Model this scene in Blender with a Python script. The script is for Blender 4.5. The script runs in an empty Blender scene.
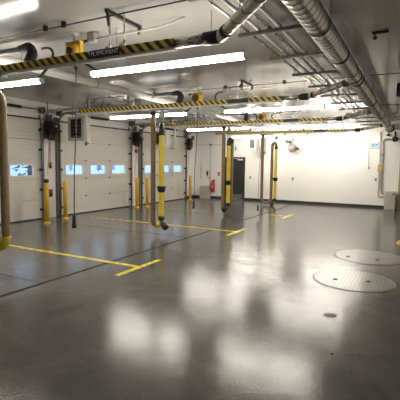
import bpy, bmesh, math, random
from mathutils import Vector, Matrix
random.seed(7)
S = bpy.context.scene
COL = S.collection
PI = math.pi

# ---------------------------------------------------------------- materials
def mat(name, col, rough=0.5, metal=0.0, emis=None, estr=0.0, spec=0.5):
    m = bpy.data.materials.new(name); m.use_nodes = True
    b = m.node_tree.nodes['Principled BSDF']
    b.inputs['Base Color'].default_value = (*col, 1)
    b.inputs['Roughness'].default_value = rough
    b.inputs['Metallic'].default_value = metal
    b.inputs['Specular IOR Level'].default_value = spec
    if emis:
        b.inputs['Emission Color'].default_value = (*emis, 1)
        b.inputs['Emission Strength'].default_value = estr
    return m

def nd(m, t, **kw):
    n = m.node_tree.nodes.new(t)
    for k, v in kw.items():
        if k.startswith('i_'): n.inputs[k[2:].replace('_', ' ')].default_value = v
        else: setattr(n, k, v)
    return n
def lk(m, a, b): m.node_tree.links.new(a, b)

def vary(m, scale=4.0, amount=0.12, rough=0.0, bump=0.0, bscale=40.0, detail=4.0):
    """procedural mottling of colour / roughness / surface on a material"""
    nt = m.node_tree; b = nt.nodes['Principled BSDF']
    tc = nd(m, 'ShaderNodeTexCoord'); out = tc.outputs['Object']
    n = nd(m, 'ShaderNodeTexNoise'); n.inputs['Scale'].default_value = scale; n.inputs['Detail'].default_value = detail
    lk(m, out, n.inputs['Vector'])
    c = b.inputs['Base Color'].default_value[:3]
    r = nd(m, 'ShaderNodeValToRGB')
    r.color_ramp.elements[0].position = .3; r.color_ramp.elements[1].position = .7
    r.color_ramp.elements[0].color = (*[x*(1-amount) for x in c], 1)
    r.color_ramp.elements[1].color = (*[min(1, x*(1+amount)) for x in c], 1)
    lk(m, n.outputs['Fac'], r.inputs['Fac']); lk(m, r.outputs['Color'], b.inputs['Base Color'])
    if rough:
        r0 = b.inputs['Roughness'].default_value
        mr = nd(m, 'ShaderNodeMapRange'); mr.inputs['From Min'].default_value = .3; mr.inputs['From Max'].default_value = .7
        mr.inputs['To Min'].default_value = r0-rough; mr.inputs['To Max'].default_value = r0+rough
        lk(m, n.outputs['Fac'], mr.inputs['Value']); lk(m, mr.outputs['Result'], b.inputs['Roughness'])
    if bump:
        n2 = nd(m, 'ShaderNodeTexNoise'); n2.inputs['Scale'].default_value = bscale; n2.inputs['Detail'].default_value = 2
        lk(m, out, n2.inputs['Vector'])
        bp = nd(m, 'ShaderNodeBump'); bp.inputs['Strength'].default_value = bump; bp.inputs['Distance'].default_value = .01
        lk(m, n2.outputs['Fac'], bp.inputs['Height']); lk(m, bp.outputs['Normal'], b.inputs['Normal'])
    return m

M = {}
M['far_wall'] = vary(mat('white_paint', (.90, .885, .85), .45), 3, .015)
M['ceil'] = vary(mat('ceiling_panel', (.33, .32, .303), .13, spec=.25), 1.2, .03, .03)
M['door'] = mat('door_enamel', (.70, .672, .605), .45)
M['galv'] = vary(mat('galvanised_steel', (.46, .45, .43), .3, 1.0), 14, .16, .06)
M['gdark'] = vary(mat('dull_galvanised_steel', (.20, .205, .20), .5, .7), 10, .15)
M['duct'] = vary(mat('spiral_duct_steel', (.60, .57, .52), .3, 1.0), 3, .08, .03)
M['strut'] = vary(mat('strut_steel', (.06, .057, .052), .5, .6), 8, .1)
M['alu'] = vary(mat('aluminium', (.66, .65, .62), .5, .2), 10, .08)
M['black'] = vary(mat('black_rubber', (.016, .015, .015), .5), 12, .2)
M['blackm'] = vary(mat('black_metal', (.025, .024, .024), .4, .3), 8, .2)
M['yellow'] = vary(mat('yellow_plastic', (.80, .47, .035), .42), 5, .06)
M['hyel'] = vary(mat('yellow_sleeve', (.74, .56, .04), .45), 6, .08)
M['brown'] = vary(mat('tan_hose_fabric', (.225, .155, .075), .62), 9, .15)
M['whitep'] = vary(mat('white_pipe', (.70, .68, .64), .4), 6, .04)
M['greyp'] = vary(mat('grey_conduit', (.42, .41, .39), .4, .5), 8, .08)
M['grey'] = vary(mat('grey_enamel', (.36, .35, .325), .5), 5, .05)
M['beige'] = vary(mat('beige_enamel', (.52, .475, .41), .5), 5, .04)
M['heater'] = vary(mat('heater_enamel', (.55, .53, .49), .45), 5, .04)
M['red'] = vary(mat('red_enamel', (.55, .03, .025), .35), 6, .06)
M['wline'] = mat('white_lettering', (.85, .85, .83), .5)
M['blue'] = mat('sign_blue', (.16, .42, .60), .5)
M['signw'] = mat('sign_face', (.72, .80, .83), .5)
M['green'] = mat('sign_green', (.10, .38, .30), .5)
M['cable'] = mat('dark_blue_cable', (.012, .016, .06), .5)
M['orange'] = vary(mat('orange_chain', (.55, .26, .12), .5), 10, .1)
M['tanbox'] = vary(mat('tan_box', (.62, .42, .18), .5), 10, .1)
M['wood'] = vary(mat('tan_jamb', (.42, .33, .22), .5), 6, .1)
M['copper'] = vary(mat('brass_plug', (.15, .115, .07), .5, .2), 20, .15)
M['lens'] = mat('lamp_lens_red', (.4, .03, .02), .3)
M['lensw'] = mat('lamp_lens_clear', (.75, .72, .68), .3)
M['trunk'] = vary(mat('bark', (.10, .085, .07), .9), 8, .2)
M['leaf'] = vary(mat('dark_foliage', (.10, .14, .17), .9), 5, .3)
M['snow'] = vary(mat('pale_gravel_lot', (.62, .66, .72), .9), .5, .12)
M['base'] = vary(mat('black_vinyl_base', (.018, .018, .018), .4), 6, .15)
M['fline'] = vary(mat('yellow_floor_paint', (.74, .60, .03), .26), 7, .14, .06)
M['joint'] = vary(mat('dark_joint_filler', (.016, .015, .013), .7, spec=.2), 9, .2)
M['bdoor'] = vary(mat('black_door_paint', (.03, .03, .031), .4), 5, .1)
LIGHT = mat('lit_diffuser', (.9, .88, .84), .4, emis=(1.0, .93, .82), estr=64.0)
M['light'] = LIGHT

# glossy grey floor coating: mottled, lightly orange-peeled
m = mat('grey_floor_coating', (.125, .120, .110), .2, spec=.42); M['floor'] = m
nt = m.node_tree; b = nt.nodes['Principled BSDF']
tc = nd(m, 'ShaderNodeTexCoord')
n1 = nd(m, 'ShaderNodeTexNoise'); n1.inputs['Scale'].default_value = .9; n1.inputs['Detail'].default_value = 8; n1.inputs['Roughness'].default_value = .65
n1.inputs['Distortion'].default_value = .6
lk(m, tc.outputs['Object'], n1.inputs['Vector'])
cr = nd(m, 'ShaderNodeValToRGB')
cr.color_ramp.elements[0].position = .28; cr.color_ramp.elements[0].color = (.070, .069, .065, 1)
cr.color_ramp.elements[1].position = .72; cr.color_ramp.elements[1].color = (.150, .147, .139, 1)
lk(m, n1.outputs['Fac'], cr.inputs['Fac']); lk(m, cr.outputs['Color'], b.inputs['Base Color'])
mr = nd(m, 'ShaderNodeMapRange'); mr.inputs['From Min'].default_value = .3; mr.inputs['From Max'].default_value = .7
mr.inputs['To Min'].default_value = .035; mr.inputs['To Max'].default_value = .085
n3 = nd(m, 'ShaderNodeTexNoise'); n3.inputs['Scale'].default_value = 1.7; n3.inputs['Detail'].default_value = 6
lk(m, tc.outputs['Object'], n3.inputs['Vector'])
n5 = nd(m, 'ShaderNodeTexNoise'); n5.inputs['Scale'].default_value = 34; n5.inputs['Detail'].default_value = 3; n5.inputs['Roughness'].default_value = .7
lk(m, tc.outputs['Object'], n5.inputs['Vector'])
mr5 = nd(m, 'ShaderNodeMapRange'); mr5.inputs['From Min'].default_value = .42; mr5.inputs['From Max'].default_value = .66
mr5.inputs['To Min'].default_value = 0.0; mr5.inputs['To Max'].default_value = .22; lk(m, n5.outputs['Fac'], mr5.inputs['Value'])
lk(m, n3.outputs['Fac'], mr.inputs['Value'])
ra = nd(m, 'ShaderNodeMath', operation='ADD'); lk(m, mr.outputs['Result'], ra.inputs[0]); lk(m, mr5.outputs['Result'], ra.inputs[1]); lk(m, ra.outputs[0], b.inputs['Roughness'])
n2 = nd(m, 'ShaderNodeTexNoise'); n2.inputs['Scale'].default_value = 40; n2.inputs['Detail'].default_value = 2
lk(m, tc.outputs['Object'], n2.inputs['Vector'])
n4 = nd(m, 'ShaderNodeTexNoise'); n4.inputs['Scale'].default_value = 2.2; n4.inputs['Detail'].default_value = 3
lk(m, tc.outputs['Object'], n4.inputs['Vector'])
bp = nd(m, 'ShaderNodeBump'); bp.inputs['Strength'].default_value = .17; bp.inputs['Distance'].default_value = .01
bp2 = nd(m, 'ShaderNodeBump'); bp2.inputs['Strength'].default_value = .03; bp2.inputs['Distance'].default_value = .03
lk(m, n2.outputs['Fac'], bp.inputs['Height']); lk(m, n4.outputs['Fac'], bp2.inputs['Height'])
lk(m, bp2.outputs['Normal'], bp.inputs['Normal']); lk(m, bp.outputs['Normal'], b.inputs['Normal'])

# spiral duct: dark lock seam winding round the pipe
m = M['duct']; nt = m.node_tree; b = nt.nodes['Principled BSDF']
tc = nd(m, 'ShaderNodeTexCoord'); sp = nd(m, 'ShaderNodeSeparateXYZ'); lk(m, tc.outputs['Object'], sp.inputs[0])
dv = nd(m, 'ShaderNodeMath', operation='DIVIDE'); dv.inputs[1].default_value = .125; lk(m, sp.outputs['Y'], dv.inputs[0])
fr = nd(m, 'ShaderNodeMath', operation='FRACT'); lk(m, dv.outputs[0], fr.inputs[0])
ls = nd(m, 'ShaderNodeMath', operation='LESS_THAN'); ls.inputs[1].default_value = .18; lk(m, fr.outputs[0], ls.inputs[0])
src = b.inputs['Base Color'].links[0].from_socket
mc = nd(m, 'ShaderNodeMix', data_type='RGBA'); lk(m, ls.outputs[0], mc.inputs[0]); lk(m, src, mc.inputs[6]); mc.inputs[7].default_value = (.24, .23, .21, 1)
lk(m, mc.outputs[2], b.inputs['Base Color'])

# ceiling liner panels: long ribs that run down the hall
m = M['ceil']; nt = m.node_tree; b = nt.nodes['Principled BSDF']
tc = nd(m, 'ShaderNodeTexCoord'); sp = nd(m, 'ShaderNodeSeparateXYZ'); lk(m, tc.outputs['Object'], sp.inputs[0])
def seam(coord, period, width):
    a = nd(m, 'ShaderNodeMath', operation='DIVIDE'); a.inputs[1].default_value = period; lk(m, coord, a.inputs[0])
    f = nd(m, 'ShaderNodeMath', operation='FRACT'); lk(m, a.outputs[0], f.inputs[0])
    g = nd(m, 'ShaderNodeMath', operation='LESS_THAN'); g.inputs[1].default_value = width/period; lk(m, f.outputs[0], g.inputs[0])
    return g.outputs[0]
s1 = seam(sp.outputs['X'], .45, .012); s2 = seam(sp.outputs['Y'], 4.3, .02)
mx = nd(m, 'ShaderNodeMath', operation='MAXIMUM'); lk(m, s1, mx.inputs[0]); lk(m, s2, mx.inputs[1])
bp = nd(m, 'ShaderNodeBump', invert=True); bp.inputs['Strength'].default_value = .35; bp.inputs['Distance'].default_value = .006
lk(m, mx.outputs[0], bp.inputs['Height']); lk(m, bp.outputs['Normal'], b.inputs['Normal'])

# sectional door skin: fine horizontal embossing
m = M['door']; nt = m.node_tree; b = nt.nodes['Principled BSDF']
tc = nd(m, 'ShaderNodeTexCoord'); sp = nd(m, 'ShaderNodeSeparateXYZ'); lk(m, tc.outputs['Object'], sp.inputs[0])
a = nd(m, 'ShaderNodeMath', operation='DIVIDE'); a.inputs[1].default_value = .1016; lk(m, sp.outputs['Z'], a.inputs[0])
f = nd(m, 'ShaderNodeMath', operation='FRACT'); lk(m, a.outputs[0], f.inputs[0])
g = nd(m, 'ShaderNodeMath', operation='LESS_THAN'); g.inputs[1].default_value = .12; lk(m, f.outputs[0], g.inputs[0])
bp = nd(m, 'ShaderNodeBump', invert=True); bp.inputs['Strength'].default_value = .7; bp.inputs['Distance'].default_value = .006
lk(m, g.outputs[0], bp.inputs['Height']); lk(m, bp.outputs['Normal'], b.inputs['Normal'])

# black and yellow hazard stripes leaning like a backslash
m = mat('hazard_stripes', (.8, .6, .04), .45); M['hazard'] = m
nt = m.node_tree; b = nt.nodes['Principled BSDF']
tc = nd(m, 'ShaderNodeTexCoord'); sp = nd(m, 'ShaderNodeSeparateXYZ'); lk(m, tc.outputs['Object'], sp.inputs[0])
ad = nd(m, 'ShaderNodeMath', operation='ADD'); lk(m, sp.outputs['X'], ad.inputs[0]); lk(m, sp.outputs['Z'], ad.inputs[1])
dv = nd(m, 'ShaderNodeMath', operation='DIVIDE'); dv.inputs[1].default_value = .135; lk(m, ad.outputs[0], dv.inputs[0])
fr = nd(m, 'ShaderNodeMath', operation='FRACT'); lk(m, dv.outputs[0], fr.inputs[0])
ls = nd(m, 'ShaderNodeMath', operation='LESS_THAN'); ls.inputs[1].default_value = .5; lk(m, fr.outputs[0], ls.inputs[0])
mc = nd(m, 'ShaderNodeMix', data_type='RGBA'); mc.inputs[6].default_value = (.02, .018, .016, 1); mc.inputs[7].default_value = (.72, .52, .05, 1)
lk(m, ls.outputs[0], mc.inputs[0]); lk(m, mc.outputs[2], b.inputs['Base Color'])

# manhole lids: pale metal with a fine ribbed tread
m = mat('ribbed_lid', (.30, .285, .255), .22, spec=.5); M['lid'] = m
nt = m.node_tree; b = nt.nodes['Principled BSDF']
tc = nd(m, 'ShaderNodeTexCoord'); sp = nd(m, 'ShaderNodeSeparateXYZ'); lk(m, tc.outputs['Object'], sp.inputs[0])
dv = nd(m, 'ShaderNodeMath', operation='DIVIDE'); dv.inputs[1].default_value = .055; lk(m, sp.outputs['X'], dv.inputs[0])
fr = nd(m, 'ShaderNodeMath', operation='FRACT'); lk(m, dv.outputs[0], fr.inputs[0])
ls = nd(m, 'ShaderNodeMath', operation='LESS_THAN'); ls.inputs[1].default_value = .25; lk(m, fr.outputs[0], ls.inputs[0])
mc = nd(m, 'ShaderNodeMix', data_type='RGBA'); mc.inputs[6].default_value = (.31, .295, .265, 1); mc.inputs[7].default_value = (.25, .237, .21, 1)
lk(m, ls.outputs[0], mc.inputs[0]); lk(m, mc.outputs[2], b.inputs['Base Color'])
bp = nd(m, 'ShaderNodeBump', invert=True); bp.inputs['Strength'].default_value = .1; bp.inputs['Distance'].default_value = .004
lk(m, ls.outputs[0], bp.inputs['Height']); lk(m, bp.outputs['Normal'], b.inputs['Normal'])

# window pane
m = bpy.data.materials.new('window_glass'); m.use_nodes = True; nt = m.node_tree; nt.nodes.clear(); M['glass'] = m
o = nd(m, 'ShaderNodeOutputMaterial'); mx = nd(m, 'ShaderNodeMixShader'); tr = nd(m, 'ShaderNodeBsdfTransparent'); gl = nd(m, 'ShaderNodeBsdfGlossy')
tr.inputs['Color'].default_value = (.88, .94, .98, 1); gl.inputs['Roughness'].default_value = .03
lw = nd(m, 'ShaderNodeLayerWeight'); lw.inputs['Blend'].default_value = .5
pw = nd(m, 'ShaderNodeMath', operation='POWER'); pw.inputs[1].default_value = 5.0; lk(m, lw.outputs['Facing'], pw.inputs[0])
fs = nd(m, 'ShaderNodeMath', operation='MULTIPLY_ADD'); fs.inputs[1].default_value = .96; fs.inputs[2].default_value = .04; lk(m, pw.outputs[0], fs.inputs[0])
lk(m, fs.outputs[0], mx.inputs[0]); lk(m, tr.outputs[0], mx.inputs[1]); lk(m, gl.outputs[0], mx.inputs[2]); lk(m, mx.outputs[0], o.inputs[0])

# ---------------------------------------------------------------- mesh helpers
class MB:
    def __init__(s): s.v = []; s.f = []; s.sm = []
    def add(s, vs, fs, smooth=False):
        o = len(s.v); s.v += [Vector(p) for p in vs]
        for f in fs: s.f.append([i+o for i in f]); s.sm.append(smooth)
        return s
    def box(s, x0, x1, y0, y1, z0, z1, bev=0.0):
        if bev <= 0:
            vs = [(x, y, z) for x in (x0, x1) for y in (y0, y1) for z in (z0, z1)]
            return s.add(vs, [(0,1,3,2), (4,6,7,5), (0,4,5,1), (2,3,7,6), (0,2,6,4), (1,5,7,3)])
        bm = bmesh.new(); bmesh.ops.create_cube(bm, size=1)
        for v in bm.verts:
            v.co = Vector(((x0+x1)/2+v.co.x*(x1-x0), (y0+y1)/2+v.co.y*(y1-y0), (z0+z1)/2+v.co.z*(z1-z0)))
        bmesh.ops.bevel(bm, geom=list(bm.edges), offset=bev, segments=2, affect='EDGES')
        bm.verts.index_update()
        s.add([v.co.copy() for v in bm.verts], [[v.index for v in f.verts] for f in bm.faces]); bm.free(); return s
    def tube(s, path, r, seg=10, cap=True, rib=0.0, pitch=0.0, step=None, helix=False):
        P = [Vector(p) for p in path]
        if step:
            Q = [P[0]]
            for a, b in zip(P, P[1:]):
                n = max(1, round((b-a).length/step))
                for k in range(1, n+1): Q.append(a.lerp(b, k/n))
            P = Q
        n = len(P); rs = r if isinstance(r, (list, tuple)) else [r]*n
        T = []
        for i in range(n):
            t = P[min(i+1, n-1)]-P[max(i-1, 0)]; T.append(t.normalized())
        u = T[0].orthogonal().normalized(); vs = []; L = 0
        for i in range(n):
            if i: L += (P[i]-P[i-1]).length
            u = (u-T[i]*u.dot(T[i])).normalized(); w = T[i].cross(u)
            for k in range(seg):
                a = 2*PI*k/seg; rr = rs[i]
                if rib: 
                    ph = (L/pitch + (k/seg if helix else 0)) % 1.0
                    rr += rib*max(0, 1-abs(ph-.5)*6)
                vs.append(P[i]+(u*math.cos(a)+w*math.sin(a))*rr)
        fs = []
        for i in range(n-1):
            for k in range(seg):
                k2 = (k+1) % seg
                fs.append((i*seg+k, i*seg+k2, (i+1)*seg+k2, (i+1)*seg+k))
        s.add(vs, fs, True)
        if cap:
            o = len(s.v)-n*seg
            s.f.append([o+k for k in reversed(range(seg))]); s.sm.append(False)
            s.f.append([o+(n-1)*seg+k for k in range(seg)]); s.sm.append(False)
        return s
    def cyl(s, p0, p1, r0, r1=None, seg=14):
        return s.tube([p0, p1], [r0, r0 if r1 is None else r1], seg)
    def lathe(s, prof, o, axis='z', seg=18):
        """profile of (radius, height) turned about an axis through o"""
        o = Vector(o); vs = []
        for r, h in prof:
            for k in range(seg):
                a = 2*PI*k/seg; c, d = r*math.cos(a), r*math.sin(a)
                vs.append(o+Vector({'z': (c, d, h), 'y': (c, h, d), 'x': (h, c, d)}[axis]))
        fs = [(i*seg+k, i*seg+(k+1) % seg, (i+1)*seg+(k+1) % seg, (i+1)*seg+k) for i in range(len(prof)-1) for k in range(seg)]
        s.add(vs, fs, True)
        base = len(s.v)-len(vs)
        s.f.append([base+k for k in range(seg)]); s.sm.append(False)
        s.f.append([base+(len(prof)-1)*seg+k for k in range(seg)]); s.sm.append(False)
        return s
    def prism_x(s, prof, x0, x1, smooth=False):
        n = len(prof)
        vs = [(x0, y, z) for y, z in prof]+[(x1, y, z) for y, z in prof]
        fs = [(i, (i+1) % n, n+(i+1) % n, n+i) for i in range(n)]
        s.add(vs, fs, smooth); o = len(s.v)-2*n
        s.f += [[o+i for i in range(n)], [o+n+i for i in range(n)]]; s.sm += [False, False]
        return s

def build(name, mb, material, parent=None, org=None):
    base = Vector(org) if org is not None else (WORLD[parent.name] if parent else Vector((0, 0, 0)))
    me = bpy.data.meshes.new(name)
    me.from_pydata([v-base for v in mb.v], [], mb.f); 
    me.polygons.foreach_set('use_smooth', mb.sm); me.update()
    bm = bmesh.new(); bm.from_mesh(me); bmesh.ops.recalc_face_normals(bm, faces=bm.faces); bm.to_mesh(me); bm.free()
    me.materials.append(M[material] if isinstance(material, str) else material)
    o = bpy.data.objects.new(name, me); COL.objects.link(o)
    if parent: o.parent = parent
    else: o.location = base
    WORLD[o.name] = base
    return o
WORLD = {}
def tag(o, label, cat, group=None, kind=None):
    o['label'] = label
    o['category'] = cat
    if group: o['group'] = group
    if kind: o['kind'] = kind
    return o
def thing(name, loc, label, cat, group=None):
    o = bpy.data.objects.new(name, None); COL.objects.link(o); o.location = loc
    o.empty_display_size = .1
    WORLD[o.name] = Vector(loc)
    return tag(o, label, cat, group)
def struct(name, mb, material, label=None, cat=None, org=(0, 0, 0)):
    o = build(name, mb, material, org=org); o['kind'] = 'structure'
    if label: o['label'] = label
    if cat: o['category'] = cat
    return o
def copy_tree(root, loc, label):
    r = root.copy(); COL.objects.link(r); r.location = loc; r['label'] = label
    for ch in list(root.children):
        c = ch.copy(); COL.objects.link(c); c.parent = r
        for g in list(ch.children):
            d = g.copy(); COL.objects.link(d); d.parent = c
    return r
def arc(c, a0, a1, r, ux, uy, n=8):
    c = Vector(c); ux = Vector(ux); uy = Vector(uy)
    return [c+ux*r*math.cos(a0+(a1-a0)*i/n)+uy*r*math.sin(a0+(a1-a0)*i/n) for i in range(n+1)]
def bez(p0, p1, p2, p3, n=14):
    p0, p1, p2, p3 = map(Vector, (p0, p1, p2, p3))
    return [p0*(1-t)**3+p1*3*t*(1-t)**2+p2*3*t*t*(1-t)+p3*t**3 for t in [i/n for i in range(n+1)]]

# ---------------------------------------------------------------- the room
CZ = 3.60; FY = 18.5; LX = -10.2; RX = 1.5; BY = -2.6
struct('floor', MB().box(LX-.4, RX+.2, BY-.2, FY+.2, -.15, 0), 'floor', 'glossy grey coated concrete floor', 'floor')
struct('ceiling', MB().box(LX-.4, RX+.2, BY-.2, FY+.2, CZ, CZ+.15), 'ceil', 'glossy pale ceiling panels', 'ceiling')
struct('wall_far', MB().box(LX-.4, RX+.2, FY, FY+.2, 0, CZ), 'far_wall', 'bright white far wall', 'wall')
struct('wall_right', MB().box(RX, RX+.2, BY, FY, 0, CZ), 'far_wall')
struct('wall_back', MB().box(LX-.4, RX+.2, BY-.2, BY, 0, CZ), 'far_wall')
DOORC = [6.75, 11.12, 15.52]; DW = 1.84; DH = 3.05; WX0, WX1 = LX-.25, LX-.06
w = MB(); ys = [BY]
for c in DOORC: ys += [c-DW+.06, c+DW-.06]
ys.append(FY)
for i in range(0, len(ys), 2): w.box(WX0, WX1, ys[i], ys[i+1], 0, CZ)
for c in DOORC: w.box(WX0, WX1, c-DW+.06, c+DW-.06, DH-.05, CZ)
struct('wall_left', w, 'far_wall', 'white left wall between and above the overhead doors', 'wall')
struct('baseboard_far', MB().box(-7.42, -.62, FY-.015, FY, 0, .11).box(LX-.06, -8.56, FY-.015, FY, 0, .11), 'base', 'black vinyl base along the far wall', 'baseboard')
struct('baseboard_left', MB().box(WX1, WX1+.015, 17.42, FY-.016, 0, .11), 'base', 'black vinyl base at the left corner', 'baseboard')

# ground and trees outside the door windows
struct('ground', MB().box(-200, LX-.45, -60, 240, -.2, -.1), 'snow', 'pale ground outside the door windows', 'ground')
def tree(x, y, h, r, label):
    t = thing('tree', (x, y, -.1), label, 'tree', 'trees outside the door windows')
    build('trunk', MB().tube([(x, y, -.1), (x+.1, y, h*.5), (x, y+.1, h*.8)], [.2*r, .13*r, .05*r], 8), 'trunk', t)
    f = MB()
    for k in range(90):
        a = random.uniform(0, 2*PI); zz = random.uniform(.12, 1.0); rr = r*(1.05-zz)*math.sqrt(random.random())+.1
        p = Vector((x+rr*math.cos(a), y+rr*math.sin(a), h*zz)); q = Vector((random.uniform(-1, 1), random.uniform(-1, 1), random.uniform(-.6, .3)))*.45*min(1, r)
        s = q.orthogonal().normalized()*.13*min(1, r); n = q.cross(s).normalized()*.06
        f.add([p-s, p+q, p+s, p+n+q*.3], [(0, 1, 2), (0, 1, 3), (1, 2, 3), (0, 2, 3)])
    o = build('foliage', f, 'leaf', t)
for i, (x, y, h, r, l) in enumerate([
        (-22, 17.6, 3.2, 1.0, 'sparse branchy tree outside the window of the nearest overhead door'),
        (-62, 59.6, 1.5, .45, 'low dark tree far outside the first window of the middle overhead door'),
        (-58, 63.4, 1.3, .75, 'low dark tree far outside the second window of the middle overhead door'),
        (-60, 70.3, 1.7, .50, 'dark tree far outside the last window of the middle overhead door'),
        (-45, 66.0, 1.6, .60, 'dark tree far outside the windows of the farthest overhead door')]):
    tree(x, y, h, r, l)

# overhead sectional doors (set in the left wall)
DOORNAME = ['nearest', 'middle', 'farthest']
for i, c in enumerate(DOORC):
    y0, y1 = c-DW, c+DW; xb, xf = LX-.055, LX
    WOFF = [(-1.15-.4, -1.15+.4), (-.4, .4), (1.15-.4, 1.15+.4)]; WZ0, WZ1 = 1.35, 1.68
    root = thing('door_%d' % (i+1), (LX, c, 0), '%s white sectional overhead door with a row of small windows' % DOORNAME[i], 'overhead door')
    root['kind'] = 'structure'
    for k in range(5):
        z0, z1 = k*.61+.004+(.03 if k == 0 else 0), (k+1)*.61-.004
        p = MB()
        if k != 2: p.box(xb, xf, y0, y1, z0, z1)
        else:
            p.box(xb, xf, y0, y1, z0, WZ0).box(xb, xf, y0, y1, WZ1, z1)
            e = [y0]+[c+v for pr in WOFF for v in pr]+[y1]
            for q in range(0, len(e), 2): p.box(xb, xf, e[q], e[q+1], WZ0, WZ1)
        if k < 4: p.box(xb-.012, xb+.006, y0, y1, z1-.03, z1+.03)
        build('door_section', p, 'door', root)
    build('bottom_seal', MB().box(xb, xf+.004, y0, y1, 0, .034), 'black', root)
    build('top_seal', MB().box(xf+.002, xf+.03, y0+.1, y1-.02, DH+.0, DH+.045), 'black', root)
    for a, b2 in WOFF:
        fr = build('window_frame', MB().box(xf+.001, xf+.014, c+a-.02, c+b2+.02, WZ0-.02, WZ0+.015).box(xf+.001, xf+.014, c+a-.02, c+b2+.02, WZ1-.015, WZ1+.02)
              .box(xf+.001, xf+.014, c+a-.02, c+a+.015, WZ0, WZ1).box(xf+.001, xf+.014, c+b2-.015, c+b2+.02, WZ0, WZ1), 'wline', root)
        build('window_pane', MB().box(xf-.03, xf-.024, c+a, c+b2, WZ0, WZ1), 'glass', fr)
    for k in range(1, 5):
        for dy in (-.62, .62):
            build('hinge', MB().box(xf+.001, xf+.022, c+dy-.05, c+dy+.05, k*.61-.022, k*.61+.022, .006), 'gdark', root)
    # torsion shaft with its spring over the door
    sh = thing('torsion_shaft', (LX+.14, c, 3.33), 'torsion shaft with black spring over the %s overhead door' % DOORNAME[i], 'door spring', 'torsion shafts over the overhead doors')
    build('shaft', MB().cyl((LX+.14, y0-.02, 3.34), (LX+.14, y1+.02, 3.34), .013, seg=8), 'gdark', sh)
    sa, sb = [(5.7, 7.82), (10.66, 11.5), (15.2, 16.3)][i]
    build('spring', MB().tube([(LX+.14, sa, 3.34), (LX+.14, sb, 3.34)], .045, 12, rib=.006, pitch=.03, step=.006 if False else .01), 'black', sh)
    for yy in (y0-.0, y1+.0):
        build('cable_drum', MB().lathe([(.03, -.04), (.085, -.035), (.07, 0), (.085, .035), (.03, .04)], (LX+.14, yy, 3.34), 'y', 14), 'gdark', sh)
        build('end_bracket', MB().box(WX1, LX+.17, yy+.05, yy+.06, 3.24, 3.44).box(WX1, WX1+.01, yy+.0, yy+.06, 3.24, 3.44), 'gdark', sh)

# door tracks
def track(y, side, label):
    t = thing('door_track', (LX+.06, y, 0), label, 'door track', 'overhead door tracks')
    x = LX+.07
    v = MB().box(WX1, WX1+.012, y-.05, y+.05, 0, 3.2).box(x-.03, x+.03, y-.012, y+.012, 0, 2.95).box(x+.018, x+.03, y-side*.055, y+side*.012, 0, 2.95).box(x-.03, x-.018, y-side*.04, y+side*.012, 0, 2.95)
    build('vertical_rail', v, 'gdark', t)
    h = MB(); R = .36
    pts = arc((x+R, y, 2.95), PI, PI/2, R, (1, 0, 0), (0, 0, 1), 8)+[Vector((-6.75, y, 2.95+R))]
    for a, b2 in zip(pts, pts[1:]):
        d = (b2-a).normalized(); n = Vector((-d.z, 0, d.x))*.035; ww = Vector((0, .02, 0))
        h.add([a-n-ww, a+n-ww, a+n+ww, a-n+ww, b2-n-ww, b2+n-ww, b2+n+ww, b2-n+ww], [(0,1,2,3), (4,7,6,5), (0,4,5,1), (1,5,6,2), (2,6,7,3), (3,7,4,0)])
    build('horizontal_rail', h, 'galv', t)
    for z in (.3, .92, 1.53, 2.14, 2.75):
        build('roller_bracket', MB().box(WX1+.01, x+.05, y-side*.07-.03, y-side*.07+.03, z-.035, z+.035, .006), 'blackm', t)
    for hx in (-6.85, -8.3):
        build('hanger', MB().box(hx-.018, hx+.018, y+.021, y+.026, 3.2, CZ).box(hx-.018, hx+.018, y+.021, y+.055, CZ-.006, CZ), 'gdark', t)
    build('brace', MB().tube([(-6.85, y, 3.31), (-7.5, y, CZ-.01)], .014, 6), 'gdark', t)
    build('brace', MB().tube([(-8.3, y+.02, 3.3), (-8.3, y+.35, CZ-.01)], .014, 6), 'gdark', t)
    build('end_stop', MB().box(-6.77, -6.72, y-.05, y+.05, 3.25, 3.40, .008), 'gdark', t)
for i, c in enumerate(DOORC):
    if i: track(c-DW-.03, -1, 'galvanised track on the left edge of the %s overhead door' % DOORNAME[i])
    track(c+DW+.03, 1, 'galvanised track on the right edge of the %s overhead door' % DOORNAME[i])

# jackshaft openers on the piers
def opener(y, label):
    x = LX-.06
    t = thing('door_opener', (x, y, 2.5), label, 'door opener', 'door openers on the piers')
    build('motor_housing', MB().box(x, x+.30, y-.15, y+.13, 2.62, 3.02, .03), 'blackm', t)
    build('motor', MB().lathe([(.05, -.16), (.105, -.14), (.105, .02), (.06, .04)], (x+.16, y, 2.60), 'z', 14), 'black', t)
    build('chain_wheel', MB().lathe([(.02, -.03), (.11, -.025), (.09, 0), (.11, .025), (.02, .03)], (x+.33, y+.04, 3.05), 'x', 14), 'gdark', t)
    build('mount_plate', MB().box(x, x+.02, y-.18, y+.18, 2.5, 3.25), 'gdark', t)
    build('clear_lamp', MB().lathe([(.03, -.02), (.035, 0), (.02, .03)], (x+.31, y+.07, 2.88), 'x', 10), 'lensw', t)
    build('red_lamp', MB().lathe([(.03, -.02), (.035, 0), (.02, .03)], (x+.31, y+.02, 2.58), 'x', 10), 'lens', t)
    build('conduit', MB().tube([(x+.1, y-.08, 3.0), (x+.1, y-.08, CZ)], .016, 8), 'gdark', t)
    build('hand_chain', MB().tube([(x+.31, y-.04, 2.98), (x+.20, y-.12, 2.5), (x+.12, y-.17, 1.02), (x+.12, y-.15, .99), (x+.12, y-.13, 1.02), (x+.22, y-.06, 2.5), (x+.32, y+.0, 2.98)], .005, 6), 'orange', t)
opener(8.93, 'black door opener motor on the pier between the nearest and middle doors')
opener(13.33, 'black door opener motor on the pier between the middle and farthest doors')
opener(17.62, 'black door opener motor on the wall beyond the farthest door')
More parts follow.
